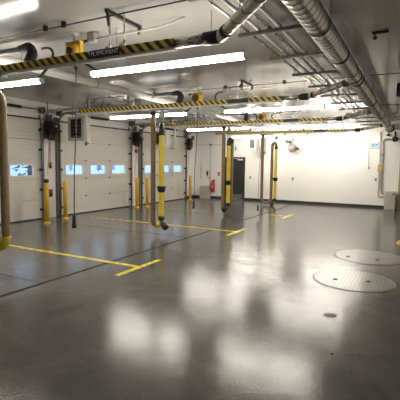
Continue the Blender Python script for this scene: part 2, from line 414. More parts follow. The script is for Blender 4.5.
for y, z, l in ((8.98, 1.66, 'small black push button station on the pier right of the nearest door'), (13.42, 2.26, 'small red and dark bell on the pier right of the middle door')):
    x = WX1
    if z < 2:
        t = thing('button_station', (x, y, z), l, 'switch')
        build('box', MB().box(x, x+.06, y-.045, y+.045, z-.09, z+.09, .01), 'blackm', t)
        build('button', MB().lathe([(.015, 0), (.015, .02)], (x+.06, y, z+.03), 'x', 8), 'wline', t)
        build('button', MB().lathe([(.015, 0), (.015, .02)], (x+.06, y, z-.03), 'x', 8), 'red', t)
        build('conduit', MB().cyl((x+.03, y, z+.09), (x+.03, y, 2.42), .012, seg=8), 'greyp', t)
    else:
        t = thing('alarm_bell', (x, y, z), l, 'bell')
        build('gong', MB().lathe([(.085, .05), (.08, .07), (.05, .09), (.02, .10)], (x, y, z), 'x', 18), 'lens', t)
        build('back_box', MB().box(x, x+.05, y-.06, y+.06, z-.06, z+.06, .006), 'blackm', t)
y = 9.0; x = WX1
t = thing('warning_sign', (x, y, .78), 'small dark red sign low on the pier behind the capped bollard', 'sign')
build('plate', MB().box(x, x+.006, y-.07, y+.07, .66, .9), 'blackm', t)
build('red_patch', MB().box(x+.006, x+.009, y-.055, y+.055, .79, .88), 'red', t)

# bollards
def bollard(x, y, h, capped, label):
    t = thing('bollard', (x, y, 0), label, 'bollard', 'yellow bollards by the overhead doors')
    build('post', MB().lathe([(.068, 0), (.068, h-.05), (.06, h-.02), (.035, h-.003), (.005, h)], (x, y, 0), 'z', 20), 'yellow', t)
    build('base_collar', MB().lathe([(.105, .0), (.105, .015), (.072, .03), (.069, .06)], (x, y, 0), 'z', 20), 'yellow', t)
    if capped: build('cap', MB().lathe([(.072, h-.07), (.074, h+.01), (.05, h+.03), (.005, h+.035)], (x, y, 0), 'z', 20), 'black', t)
bollard(-9.32, 8.02, 1.25, True, 'yellow bollard with black cap on the near side of the first pier')
bollard(-9.6, 8.98, 1.2, False, 'yellow bollard at the left edge of the middle overhead door')
bollard(-9.62, 12.68, 1.2, False, 'yellow bollard at the right edge of the middle overhead door')
bollard(-9.5, 13.2, 1.2, False, 'yellow bollard at the left edge of the farthest overhead door')
bollard(-9.6, 16.88, 1.2, False, 'yellow bollard at the right edge of the farthest overhead door')

# unit heaters and their white vent pipes
def heater(x0, x1, y0, y1, z0, z1, label, grp='unit heaters'):
    t = thing('unit_heater', ((x0+x1)/2, (y0+y1)/2, z0), label, 'heater', grp)
    f = .09*(x1-x0)/.6
    build('casing', MB().box(x0, x1, y0+.03, y1, z0, z1, .012).box(x0, x0+f, y0, y0+.04, z0, z1).box(x1-f, x1, y0, y0+.04, z0, z1).box(x0+f, x1-f, y0, y0+.04, z0, z0+.09).box(x0+f, x1-f, y0, y0+.04, z1-.06, z1), 'heater', t)
    build('louver_backing', MB().box(x0+f, x1-f, y0+.022, y0+.0295, z0+.09, z1-.06), 'black', t)
    n = 6
    for k in range(n):
        z = z0+.12+(z1-z0-.2)*k/(n-1)
        build('louver', MB().add([(x0+f, y0+.02, z+.03), (x1-f, y0+.02, z+.03), (x1-f, y0-.022, z-.005), (x0+f, y0-.022, z-.005),
                                  (x0+f, y0+.02, z+.036), (x1-f, y0+.02, z+.036), (x1-f, y0-.022, z+.001), (x0+f, y0-.022, z+.001)],
              [(0,1,2,3), (7,6,5,4), (0,4,5,1), (1,5,6,2), (2,6,7,3), (3,7,4,0)]), 'gdark', t)
    for xx in (x0+.06, x1-.06):
        build('hanger_rod', MB().cyl((xx, (y0+y1)/2, z1-.01), (xx, (y0+y1)/2, CZ), .007, seg=6), 'gdark', t)
heater(-9.90, -9.22, 9.42, 9.72, 2.46, 3.2, 'louvred unit heater hanging before the middle overhead door')
heater(-9.67, -9.08, 13.9, 14.25, 2.48, 3.1, 'louvred unit heater hanging before the farthest overhead door')
heater(-6.99, -6.66, 17.8, 18.12, 2.44, 3.02, 'narrow louvred unit heater hanging near the far wall right of the black door')
def ventpipe(x, y, z0, z1, r, label, foot):
    t = thing('vent_pipe', (x, y, z0), label, 'pipe', 'white vent pipes beside the unit heaters')
    build('pipe', MB().tube([(x, y, CZ), (x, y, z0)], r, 14), 'whitep', t)
    build('coupling', MB().lathe([(r+.008, 0), (r+.012, .01), (r+.012, .07), (r+.008, .08)], (x, y, z0+.02), 'z', 14), 'whitep', t)
    if foot:
        build('elbow', MB().tube(arc((x+.05, y, z0), PI, 1.5*PI, .05, (1, 0, 0), (0, 0, 1), 6)+[Vector((x+.12, y, z0-.05))], .022, 10), 'greyp', t)
        build('gas_cock', MB().box(x-.02, x+.02, y-.02, y+.02, z0-.12, z0+.01, .004).cyl((x-.07, y, z0-.10), (x+.03, y, z0-.10), .012, seg=8), 'blackm', t)
    else:
        build('return_pipe', MB().tube([(x-.02, y, z0+.02), (x-.2, y-.02, z0+.02), (x-.22, y-.02, z0+.05), (x-.22, y-.02, z1)], .02, 10), 'whitep', t)
ventpipe(-9.13, 9.44, 2.42, 3.3, .048, 'white vent pipe right of the nearest unit heater', True)
ventpipe(-9.1, 14.62, 2.4, 3.2, .045, 'white vent pipe right of the second unit heater, before the farthest door', False)

# ---------------------------------------------------------------- overhead exhaust rails
RAILY = [3.93, 8.3, 12.55, 16.85]
ORD = ['nearest', 'second', 'third', 'farthest']
def rail(i, Y):
    x0, x1 = -8.25, -2.52
    t = thing('exhaust_rail', (-5.4, Y, 3.095), ['nearest overhead exhaust rail with hazard stripes and a lettered black plate', 'second overhead exhaust rail from the camera, striped yellow and black',
               'third overhead exhaust rail from the camera, striped yellow and black', 'farthest overhead exhaust rail, striped yellow and black near the far wall'][i], 'exhaust rail', 'striped exhaust rails')
    prof = [(Y-.03, 3.095), (Y-.03, 3.205), (Y+.03, 3.205), (Y+.03, 3.095), (Y+.02, 3.095), (Y+.02, 3.105), (Y-.02, 3.105), (Y-.02, 3.095)]
    build('rail_profile', MB().prism_x(prof, x0, x1), 'alu', t)
    px0, px1 = -3.75, -3.27
    hz = MB().box(x0, px0, Y-.058, Y-.0302, 3.125, 3.215).box(px1, x1, Y-.058, Y-.0302, 3.125, 3.215)
    build('hazard_strip', hz, 'hazard', t)
    pl = build('name_plate', MB().box(px0+.001, px1-.001, Y-.059, Y-.0302, 3.125, 3.215), 'blackm', t)
    if i == 0:
        cu = bpy.data.curves.new('lettering', 'FONT'); cu.body = 'PLYMOVENT'; cu.size = .078; cu.extrude = .0015
        cu.align_x = 'CENTER'; cu.align_y = 'CENTER'
        to = bpy.data.objects.new('tmp', cu); COL.objects.link(to)
        dg = bpy.context.evaluated_depsgraph_get()
        me = bpy.data.meshes.new_from_object(to.evaluated_get(dg)); bpy.data.objects.remove(to)
        wd = max(v.co.x for v in me.vertices)-min(v.co.x for v in me.vertices)
        k = .43/wd
        c = Vector(((px0+px1)/2, Y-.0612, 3.17))-WORLD[t.name]
        for v in me.vertices: v.co = Vector((v.co.x*k*1.0, -v.co.z, v.co.y))+c
        me.materials.append(M['wline']); o = bpy.data.objects.new('lettering', me); COL.objects.link(o); o.parent = pl; WORLD[o.name] = WORLD[t.name]
    # round outlet stub and black collar towards the branch duct
    build('outlet_stub', MB().tube([(x1, Y+.0, 3.17), (-2.10, Y+.0, 3.17)], .055, 18), 'galv', t)
    build('collar', MB().tube([(-2.16, Y, 3.17), (-1.99, Y, 3.17)], .07, 18), 'black', t)
    # strut hanger above the rail
    br = MB().box(-3.42, -3.38, Y-.15, Y+.52, CZ-.045, CZ-.003)
    br.tube([(-3.40, Y-.13, CZ-.03), (-3.40, Y-.10, CZ-.19)], .018, 6).tube([(-3.4, Y+.5, CZ-.03), (-3.4, Y+.48, CZ-.12)], .018, 6)
    build('strut_bracket', br, 'strut', t)
    for xx in (-3.47, -3.25, -6.4, -7.9):
        build('hanger_rod', MB().cyl((xx, Y, 3.2), (xx, Y, CZ), .008, seg=6), 'galv', t)
        build('rail_clamp', MB().box(xx-.03, xx+.03, Y-.06, Y+.06, 3.205, 3.24, .005).cyl((xx, Y, 3.23), (xx, Y, 3.30), .018, seg=8), 'galv', t)
for i, Y in enumerate(RAILY): rail(i, Y)
# the nearest rail hangs a little lower and a little further right than the others
for ch in bpy.data.objects['exhaust_rail'].children:
    if ch.name.startswith(('hanger_rod', 'strut_bracket')): off = Vector((.08, 0, 0))
    else: off = Vector((.08, 0, -.04))
    for v in ch.data.vertices: v.co += off
    for g in ch.children:
        for v in g.data.vertices: v.co += off

# white air main down the hall, with a black elbow down to every rail
t = thing('air_pipe', (-6.0, 8, 3.4), 'long white pipe running down the hall under the ceiling', 'pipe')
build('pipe', MB().tube([(-6.0, BY+.05, 3.43), (-6.0, 17.6, 3.43)], .08, 18, step=4), 'whitep', t)
for yy in [.5+3*k for k in range(6)]:
    build('pipe_strap', MB().tube([(-6.0, yy-.02, 3.43), (-6.0, yy+.02, 3.43)], .086, 16).cyl((-6.0, yy, 3.5), (-6.0, yy, CZ), .008, seg=6), 'galv', t)
def elbow(i, Y):
    y = Y+.12; z = 3.465
    t = thing('exhaust_elbow', (-5.08, y, 3.28), 'black rubber elbow over the %s exhaust rail' % ORD[i], 'pipe elbow', 'black elbows over the exhaust rails')
    build('spigot', MB().tube([(-5.93, y, z), (-5.30, y, z)], .042, 14), 'gdark', t)
    pts = [Vector((-5.36, y, z)), Vector((-5.24, y, z+.005))]+arc((-5.19, y, z-.10), PI/2, 0, .11, (1, 0, 0), (0, 0, 1), 7)+[Vector((-5.08, y-.07, 3.21))]
    rr = [.045, .065]+[.072, .074, .075, .075, .075, .076, .076, .077]+[.08]
    build('elbow', MB().tube(pts, rr[:len(pts)], 16), 'black', t)
    build('clamp', MB().tube([(-5.34, y, z), (-5.30, y, z)], .062, 14), 'gdark', t)
    build('pipe_saddle', MB().tube([(-5.96, y, z-.01), (-5.84, y, z)], .055, 14), 'whitep', t)
for i, Y in enumerate([4.05]+RAILY[1:3]): elbow(i, Y)

# main spiral exhaust duct, its branches
DX, DZ, DR = -1.03, 3.33, .125
t = thing('exhaust_duct', (DX, 8, DZ), 'big round spiral steel duct running down the hall at right', 'duct')
build('spiral_pipe', MB().tube([(DX, BY+.05, DZ), (DX, FY-.01, DZ)], DR, 28, rib=.012, pitch=.125, step=.015625), 'duct', t)
for yy in (.6, 3.35, 5.95, 7.45, 7.75, 10.4, 13.4, 16.2):
    build('coupling_band', MB().tube([(DX, yy-.035, DZ), (DX, yy+.035, DZ)], DR+.014, 26), 'strut', t)
for yy in (2.2, 4.6, 7.0, 9.4, 12.0, 15.0):
    build('strap_hanger', MB().tube([(DX, yy-.012, DZ), (DX, yy+.012, DZ)], DR+.012, 26).cyl((DX+.128, yy, DZ), (DX+.128, yy, CZ), .006, seg=6).cyl((DX-.128, yy, DZ), (DX-.128, yy, CZ), .006, seg=6), 'gdark', t)
build('end_flange', MB().tube([(DX, FY-.05, DZ), (DX, FY-.005, DZ)], DR+.04, 26), 'strut', t)
for i, Y in enumerate(RAILY):
    t = thing('branch_duct', (-1.6, Y-.4, 3.25), 'spiral branch duct joining the %s exhaust rail to the big duct' % ORD[i], 'duct', 'spiral branch ducts')
    dx, dz = (.08, -.04) if i == 0 else (0, 0)
    pts = bez((-2.02+dx, Y, 3.17+dz), (-1.96+dx, Y, 3.17+dz), (-1.93+dx, Y-.02, 3.18+dz), (-1.88+dx, Y-.07, 3.19+dz), 6)
    e = Vector((-1.13, Y-.60, 3.28))
    build('spiral_pipe', MB().tube(pts+[e], .058, 20, rib=.005, pitch=.1, step=.0125), 'duct', t)
    d = (e-pts[-1]).normalized()
    build('coupling', MB().tube([pts[-1]-d*.02, pts[-1]+d*.03], .068, 18), 'strut', t)
    build('saddle', MB().tube([e-d*.12, e-d*.02], .068, 18), 'strut', t)
    build('hanger', MB().cyl(pts[-1]+d*.3+Vector((0, 0, .07)), (pts[-1].x+d.x*.3, pts[-1].y+d.y*.3, CZ), .006, seg=6), 'gdark', t)

# pipes on trapeze struts beside the big duct
PX = [-1.96, -1.82, -1.68, -1.55]
PN = ['outermost', 'second from the left', 'third from the left', 'innermost']
for k, x in enumerate(PX):
    r = [.016, .021, .021, .024][k]
    t = thing('ceiling_pipe', (x, 8, 3.45), '%s of the four steel pipes running left of the big duct' % PN[k], 'pipe', 'steel pipes beside the big duct')
    build('pipe', MB().tube([(x, BY+.1, 3.443+r), (x, FY-.05, 3.443+r)], r, 12), ['galv', 'alu', 'galv', 'alu'][k], t)
    for yy in (5.4+.5*k, 9.8+.3*k, 14.0+.4*k):
        build('coupling', MB().tube([(x, yy-.05, 3.443+r), (x, yy+.05, 3.443+r)], r+.008, 12), 'greyp', t)
SY = [3.6+1.26*k for k in range(12)]
nth = ['first', 'second', 'third', 'fourth', 'fifth', 'sixth', 'seventh', 'eighth', 'ninth', 'tenth', 'eleventh', 'twelfth']
for k, y in enumerate(SY):
    t = thing('trapeze_strut', (-1.72, y, 3.4), '%s strut crossing under the pipe bundle counted from the camera' % nth[k], 'strut', 'struts carrying the pipe bundle')
    build('channel', MB().box(-2.08, -1.22, y-.02, y+.02, 3.402, 3.442), 'strut', t)
    for xx in (-2.05, -1.25):
        build('threaded_rod', MB().cyl((xx, y, 3.39), (xx, y, CZ), .006, seg=6), 'gdark', t)
    for kk, x in enumerate(PX):
        r = [.016, .021, .021, .024][kk]
        build('pipe_clamp', MB().tube([(x, y-.015, 3.443+r), (x, y+.015, 3.443+r)], r+.006, 10), 'strut', t)

# dark cables across the ceiling with clamps
for i, (y, xa, xb2) in enumerate(((3.88, -8.6, 1.48), (8.62, -8.2, 1.48), (12.9, -8.2, 1.48))):
    t = thing('overhead_cable', (-4, y, CZ-.06), '%s dark blue cable strung across the hall just under the ceiling' % ORD[i], 'cable', 'cables strung across the ceiling')
    build('cable', MB().tube([(xa, y, CZ-.05), (xb2, y, CZ-.05)], .009, 8), 'cable', t)
    for x in ([-4.46, -4.12] if i == 0 else [-6.0, -4.0, -3.6, -2.6]):
        build('cable_clamp', MB().box(x-.035, x+.035, y-.018, y+.018, CZ-.075, CZ-.001, .006), 'blackm', t)

# ---------------------------------------------------------------- strip lights
LROW = [4.38, 8.85, 13.15, 17.35]
def strip_light(x0, x1, y, cordside, label):
    z = 3.02
    t = thing('strip_light', ((x0+x1)/2, y, z), label, 'ceiling light', 'hanging strip lights')
    build('housing', MB().prism_x([(y-.03, z+.022), (y-.03, z+.048), (y+.03, z+.048), (y+.03, z+.022)], x0, x1), 'wline', t)
    prof = [(y-.031, z+.034)]+[(y+.05*math.cos(a), z+.008+.034*math.sin(a)) for a in [PI+PI*q/10 for q in range(11)]]+[(y+.031, z+.034)]
    build('diffuser', MB().prism_x(prof, x0+.02, x1-.02, False), 'light', t)
    for a, b2 in ((x0-.006, x0+.019), (x1-.019, x1+.006)):
        build('end_cap', MB().prism_x([(y-.054, z+.012), (y-.036, z+.05), (y+.036, z+.05), (y+.054, z+.012), (y+.04, z-.022), (y, z-.031), (y-.04, z-.022)], a, b2), 'wline', t)
    for xx in (x0+.45, x1-.45):
        build('hanger', MB().cyl((xx, y, z+.045), (xx, y, CZ), .004, seg=6).box(xx-.03, xx+.03, y-.03, y+.03, z+.045, z+.06), 'gdark', t)
    s = cordside; xe = x1 if s > 0 else x0
    # cord loops from the junction box by the ceiling down to the light's end
    build('power_cord', MB().tube(bez((xe+s*.02, y, 3.50), (xe+s*.34, y, 3.54), (xe+s*.36, y, 3.28), (xe-s*.08, y, z+.06)), .02, 8), 'black', t)
for i, y in enumerate(LROW):
    strip_light(-4.11, -1.78, y, -1, ['bright strip light right of centre in the nearest row, under the lettered exhaust rail', 'strip light on the right in the second row from the camera',
        'strip light on the right in the third row from the camera', 'strip light on the right in the farthest row, close to the far wall'][i])
    strip_light(-7.62, -5.14, y, 1, ['strip light at the left edge of the photo in the nearest row', 'strip light on the left in the second row, before the middle overhead door',
        'strip light on the left in the third row from the camera', 'strip light on the left in the farthest row, above the black door'][i])
    t = thing('electrical_conduit', (-3.3, y, 3.52), '%s thin grey conduit with junction box at the ceiling above a strip light' % ORD[i], 'conduit', 'light conduits at the ceiling')
    build('pipe', MB().tube(bez((-4.05, y, 3.51), (-3.4, y, 3.51), (-3.0, y, 3.5), (-2.78, y, 3.54), 10)+[Vector((-2.6, y, 3.58))], .014, 8), 'greyp', t)
    build('junction_box', MB().box(-4.16, -4.03, y-.045, y+.045, 3.47, CZ-.002, .01), 'grey', t)

# ---------------------------------------------------------------- cord reels
def reel(x, y, zend, label, hub=.09):
    z = 3.345
    t = thing('cord_reel', (x, y, z), label, 'cord reel', 'yellow cord reels under the ceiling')
    build('drum', MB().lathe([(.04, -.075), (.112, -.07), (.12, -.02), (.12, .02), (.112, .07), (.04, .075)], (x, y, z), 'y', 22), 'yellow', t)
    build('hub', MB().lathe([(hub, -.02), (hub, .0), (hub*.55, .014)], (x, y-.09, z), 'y', 16), 'black', t)
    build('bracket', MB().box(x-.13, x+.13, y-.05, y+.05, z+.125, z+.14, .005).box(x-.14, x-.125, y-.03, y+.03, z-.04, z+.14).box(x+.125, x+.14, y-.03, y+.03, z-.04, z+.14), 'yellow', t)
    build('ceiling_post', MB().cyl((x, y, z+.138), (x, y, CZ-.012), .022, seg=10).cyl((x, y, CZ-.015), (x, y, CZ-.001), .09, seg=20), 'whitep', t)
    build('cord_guide', MB().lathe([(.05, 0), (.05, .02), (.025, .05)], (x+.02, y, z-.17), 'z', 12).box(x-.08, x+.08, y-.05, y+.05, z-.135, z-.115), 'yellow', t)
    xe = x-.06
    build('cord', MB().tube([(x+.02, y, z-.15), (x+.02, y, z-.3), (x, y, 2.2), (xe+.015, y, 1.6), (xe+.01, y, zend+.5), (xe, y, zend+.12)], .0075, 8), 'black', t)
    build('ball_stop', MB().lathe([(.01, -.03), (.028, -.01), (.028, .01), (.01, .03)], (x+.02, y, z-.22), 'z', 12), 'black', t)
    build('plug', MB().lathe([(.014, .16), (.026, .13), (.028, .02), (.034, 0), (.034, -.04), (.02, -.05)], (xe, y, zend), 'z', 14), 'black', t)
    build('plug_tip', MB().lathe([(.018, -.06), (.018, -.05)], (xe, y, zend), 'z', 10), 'wline', t)
reel(-4.36, 4.3, .86, 'yellow cord reel behind the nearest exhaust rail, its cord hanging at left', .05)
reel(-4.73, 8.6, .72, 'yellow cord reel with black hub behind the second exhaust rail')
reel(-4.62, 12.9, .25, 'yellow cord reel over the third exhaust rail, cord hanging beside the looped hoses')

# ---------------------------------------------------------------- exhaust hoses
def hose(Y, xb, xu, yu, xy, yy, zb, ztop, ynoz, ndir, sleeve, label, yr=.065):
    """hose drops from the trolley at xb, turns up at zb, climbs at (xu,yu), arcs over at ztop and comes down as the yellow length at (xy,yy)"""
    t = thing('exhaust_hose', (xb, Y, zb), label, 'exhaust hose', 'exhaust hoses hanging from the rails')
    r = .062
    low = Vector(((xb+xu)/2, (Y+yu)/2, 0)); half = (Vector((xu, yu, 0))-Vector((xb, Y, 0)))
    hr = half.length/2; ux = half.normalized()
    down = [Vector((xb, Y, 3.05)), Vector((xb, Y, zb+hr+.06))]
    U = arc((low.x, low.y, zb+hr+.062), PI, 2*PI, hr, ux, (0, 0, 1), 14)
    top0 = Vector((xu, yu, ztop))
    h2 = Vector((xy, yy, 0))-Vector((xu, yu, 0)); hr2 = h2.length/2; ux2 = h2.normalized(); c2 = (Vector((xu, yu, 0))+Vector((xy, yy, 0)))/2
    A = arc((c2.x, c2.y, ztop-hr2), PI, 0, hr2, ux2, (0, 0, 1), 12)
    A = [Vector((p.x, p.y, ztop-hr2+(p.z-ztop+hr2)*1.35)) for p in A]
    ribs = dict(rib=.004, pitch=.035, step=.0118)
    build('hose', MB().tube(down+U[1:], r, 16, **ribs), 'brown', t)
    build('rising_hose', MB().tube([U[-1], A[0]], r, 16, **ribs), 'brown', t)
    build('top_bend', MB().tube([A[0]+Vector((0, 0, -.03))]+A+[A[-1]+Vector((0, 0, -.08))], r+.004, 16, **ribs), 'brown' if Y < 5 or Y > 15 else 'black', t)
    if sleeve:
        build('bend_sleeve', MB().tube(U[sleeve[0]:sleeve[1]], r+.008, 16, rib=.003, pitch=.035, step=.0118), 'hyel', t)
    zt = A[-1].z-.06
    zn = ynoz
    build('yellow_sleeve', MB().tube([(xy, yy, zt), (xy, yy, zn)], yr, 18, rib=.003, pitch=.05, step=.0166), 'hyel', t)
    build('top_cap', MB().lathe([(yr+.006, -.06), (yr+.01, 0), (yr*.75, .06), (.03, .11), (.015, .14)], (xy, yy-.005, zt), 'z', 18), 'black', t)
    build('saddle', MB().lathe([(yr+.004, -.075), (yr+.018, -.07), (yr+.045, .06), (yr+.045, .075), (yr+.004, .08)], (xy, yy, 1.14), 'z', 18), 'black', t)
    n = Vector((xy, yy, zn)); d = Vector(ndir).normalized()
    build('nozzle_collar', MB().tube([n+Vector((0, 0, .03)), n+Vector((0, 0, -.07))], yr+.012, 18), 'black', t)
    bend = bez(n+Vector((0, 0, -.06)), n+Vector((0, 0, -.12)), n+Vector((0, 0, -.14))+d*.0, n+Vector((0, 0, -.13))+d*.08, 6)
    build('nozzle_neck', MB().tube(bend, yr*.72, 14), 'gdark', t)
    e = bend[-1]
    build('nozzle', MB().tube([e-d*.03, e+d*.02, e+d*.14, e+d*.15], [yr*.95, yr*1.15, yr*1.25, yr*1.1], 18), 'black', t)
    # trolley and balancer on the rail
    build('trolley', MB().box(xb-.12, xb+.46, Y-.05, Y+.05, 3.055, 3.094, .006), 'gdark', t)
    build('hose_connector', MB().lathe([(.075, 0), (.078, .03), (.078, .08), (.06, .1)], (xb, Y, 2.96), 'z', 16), 'black', t)
    build('balancer', MB().lathe([(.03, -.05), (.075, -.045), (.085, 0), (.075, .045), (.03, .05)], (xy, Y, 2.94), 'y', 18), 'grey', t)
    build('balancer_hook', MB().cyl((xy, Y, 3.01), (xy, Y, 3.06), .012, seg=8), 'gdark', t)
    build('balancer_cable', MB().tube([(xy, Y, 2.87), (xy, yy, zt+.12)], .006, 6), 'gdark', t)
hose(3.93, -5.85, -5.47, 3.93, -5.76, 3.81, .44, 2.81, .55, (-.4, -.5, -.6), (3, 15), 'tan exhaust hose hanging at the left edge of the photo, nearest the camera')
bpy.data.objects['exhaust_hose'].location.z -= .04
hose(8.3, -5.80, -5.64, 8.46, -5.545, 8.30, .16, 2.68, .44, (.75, -.25, -.5), (5, 15), 'exhaust hose with yellow length and black nozzle, hanging left of centre')
hose(12.55, -5.84, -5.60, 12.70, -5.645, 12.55, .07, 2.60, .42, (-.75, -.3, -.45), None, 'exhaust hose hanging in front of the black door')
hose(16.8, -5.94, -5.52, 16.85, -5.33, 16.8, .04, 2.66, .28, (-.6, -.5, -.55), None, 'farthest exhaust hose, hanging in a long loop against the white wall')

# ---------------------------------------------------------------- far wall
y = FY
t = thing('door_4', (-7.98, y, 0), 'black steel door with a metal kick plate in the far wall', 'door'); t['kind'] = 'structure'
build('door_frame', MB().box(-8.54, -8.48, y-.05, y, 0, 2.12).box(-7.48, -7.42, y-.05, y, 0, 2.12).box(-8.48, -7.48, y-.05, y, 2.06, 2.12), 'bdoor', t)
build('door_leaf', MB().box(-8.48, -7.48, y-.035, y-.002, .012, 2.06), 'bdoor', t)
build('kick_plate', MB().box(-8.42, -7.54, y-.041, y-.036, .03, .27), 'galv', t)
h = build('door_handle', MB().cyl((-8.36, y-.07, 1.0), (-8.22, y-.07, 1.0), .013, seg=8).cyl((-8.36, y-.07, 1.0), (-8.36, y-.036, 1.0), .022, seg=10), 'galv', t)
build('door_closer', MB().box(-7.80, -7.52, y-.09, y-.036, 1.96, 2.03, .008).cyl((-7.74, y-.08, 2.04), (-8.0, y-.06, 2.05), .01, seg=6), 'alu', t)
t = thing('door_sign', (-8.02, y, 2.47), 'small green and white sign above the black door', 'sign')
build('plate', MB().box(-8.05, -7.84, y-.012, y-.001, 2.40, 2.70), 'signw', t)
build('symbol', MB().box(-8.0, -7.89, y-.016, y-.012, 2.48, 2.61).box(-7.98, -7.94, y-.016, y-.012, 2.61, 2.67), 'green', t)

t = thing('fire_extinguisher', (-9.12, y-.12, .33), 'red fire extinguisher hung on the far wall left of the black door', 'fire extinguisher')
x = -9.12; yy = y-.12
build('cylinder', MB().lathe([(.085, .33), (.1, .35), (.1, .72), (.085, .80), (.045, .85), (.03, .87)], (x, yy, 0), 'z', 20), 'red', t)
build('valve', MB().lathe([(.03, .87), (.032, .92), (.02, .95)], (x, yy, 0), 'z', 12).box(x-.02, x+.12, yy-.012, yy+.012, .945, .965).box(x-.02, x+.10, yy-.012, yy+.012, .905, .918), 'black', t)
build('hose', MB().tube(bez((x-.03, yy-.02, .90), (x-.17, yy-.03, .90), (x-.15, yy-.06, .6), (x-.10, yy-.08, .48)), .013, 8), 'black', t)
build('label_plate', MB().box(x-.04, x+.04, yy-.104, yy-.094, .55, .63), 'wline', t)
build('wall_hook', MB().box(x-.03, x+.03, yy+.06, y-.001, .80, .95), 'gdark', t)
t = thing('floor_cabinet', (-9.52, y-.2, 0), 'low grey metal cabinet standing at the far wall beside the fire extinguisher', 'cabinet')
build('body', MB().box(-9.76, -9.28, y-.36, y-.02, .0, .63, .012), 'beige', t)
build('door', MB().box(-9.73, -9.31, y-.374, y-.361, .04, .59, .004), 'beige', t)
build('handle', MB().box(-9.37, -9.35, y-.392, y-.375, .30, .40), 'gdark', t)
t = thing('wall_phone', (-9.5, y, 1.2), 'small black handset on the far wall above the low grey cabinet', 'phone')
build('cradle', MB().box(-9.55, -9.46, y-.05, y-.001, 1.17, 1.40, .012), 'blackm', t)
build('handset', MB().tube(bez((-9.5, y-.07, 1.38), (-9.5, y-.10, 1.36), (-9.5, y-.10, 1.22), (-9.5, y-.07, 1.19), 8), .02, 8), 'black', t)
build('cord', MB().tube(bez((-9.47, y-.03, 1.17), (-9.45, y-.03, .95), (-9.38, y-.03, 1.0), (-9.36, y-.03, 1.1)), .008, 6), 'black', t)
t = thing('alarm_pull', (-8.84, y, 1.2), 'small red alarm pull box between the fire extinguisher and the black door', 'alarm')
build('box', MB().box(-8.90, -8.78, y-.06, y-.001, 1.17, 1.35, .012), 'red', t)
build('pull_bar', MB().box(-8.88, -8.80, y-.075, y-.06, 1.22, 1.25), 'wline', t)
t = thing('wall_conduit', (-9.34, y, 1), 'thin conduit running up the far wall behind the low grey cabinet', 'conduit')
build('pipe', MB().cyl((-9.34, y-.02, .55), (-9.34, y-.02, 2.72), .012, seg=8), 'greyp', t)
build('junction_box', MB().box(-9.40, -9.28, y-.05, y-.001, 2.70, 2.80, .01), 'gdark', t)
build('crossing_pipe', MB().cyl((LX, y-.02, 2.74), (-8.6, y-.02, 2.74), .011, seg=8), 'greyp', t)
t = thing('wall_conduit', (LX+.3, y, 1), 'short conduit with box on the far wall just right of the corner', 'conduit')
build('pipe', MB().cyl((LX+.32, y-.02, .95), (LX+.32, y-.02, 1.9), .010, seg=8), 'greyp', t)
build('box', MB().box(LX+.26, LX+.38, y-.04, y-.001, 1.38, 1.54, .006), 'whitep', t)
for x, z, l in ((-7.14, 1.13, 'small grey wall switch right of the black door'), (-5.03, 1.13, 'small grey wall switch on the white wall right of the farthest exhaust hose'), (-1.47, 1.2, 'small grey wall switch beside the conduits at right')):
    t = thing('wall_switch', (x, y, z), l, 'switch', 'wall switches on the far wall')
    build('plate', MB().box(x-.045, x+.045, y-.02, y-.001, z-.07, z+.07, .006), 'grey', t)
    build('toggle', MB().box(x-.012, x+.012, y-.035, y-.02, z-.02, z+.025), 'blackm', t)
# column enclosure beside the narrow heater
t = thing('pipe_enclosure', (-6.55, y-.2, 2.4), 'grey box enclosure with white pipe below it, right of the narrow unit heater', 'enclosure')
build('casing', MB().box(-6.62, -6.36, y-.32, y-.001, 2.33, 3.35, .01), 'grey', t)
build('pipe', MB().cyl((-6.49, y-.12, .11), (-6.49, y-.12, 2.34), .05, seg=16), 'whitep', t)
build('collar', MB().lathe([(.06, 0), (.065, .01), (.065, .06), (.06, .07)], (-6.49, y-.12, 2.25), 'z', 16), 'whitep', t)
# grey speaker-like unit on the white wall
t = thing('gas_detector', (-5.06, y, 2.4), 'round grey unit on an arm high on the white far wall', 'wall unit')
build('body', MB().lathe([(.10, -.34), (.165, -.31), (.175, -.2), (.165, -.08), (.09, -.04)], (-5.07, y, 2.56), 'y', 20), 'grey', t)
build('wall_bracket', MB().box(-5.12, -5.02, y-.06, y-.001, 2.44, 2.68), 'gdark', t)
build('arm', MB().cyl((-5.03, y-.2, 2.70), (-5.03, y-.2, 2.98), .02, seg=8).box(-5.08, -4.98, y-.24, y-.001, 2.95, 2.99), 'gdark', t)
build('bottom_knob', MB().lathe([(.03, -.05), (.06, -.03), (.05, .02)], (-5.1, y-.2, 2.39), 'z', 12), 'blackm', t)
build('side_knob', MB().lathe([(.03, 0), (.03, .09), (.055, .1), (.055, .15), (.02, .16)], (-4.91, y-.2, 2.52), 'x', 12), 'blackm', t)
for x, z, l in ((-5.36, 2.86, 'small black box high on the far wall left of the round grey unit'), (-5.20, 2.83, 'small black sensor high on the far wall nearest the round grey unit')):
    t = thing('wall_sensor', (x, y, z), l, 'sensor', 'small black sensors high on the far wall')
    build('body', MB().box(x-.06, x+.05, y-.1, y-.001, z-.06, z+.06, .012), 'blackm', t)
    build('stem', MB().cyl((x+.02, y-.05, z-.05), (x+.07, y-.08, z-.15), .012, seg=8), 'blackm', t)
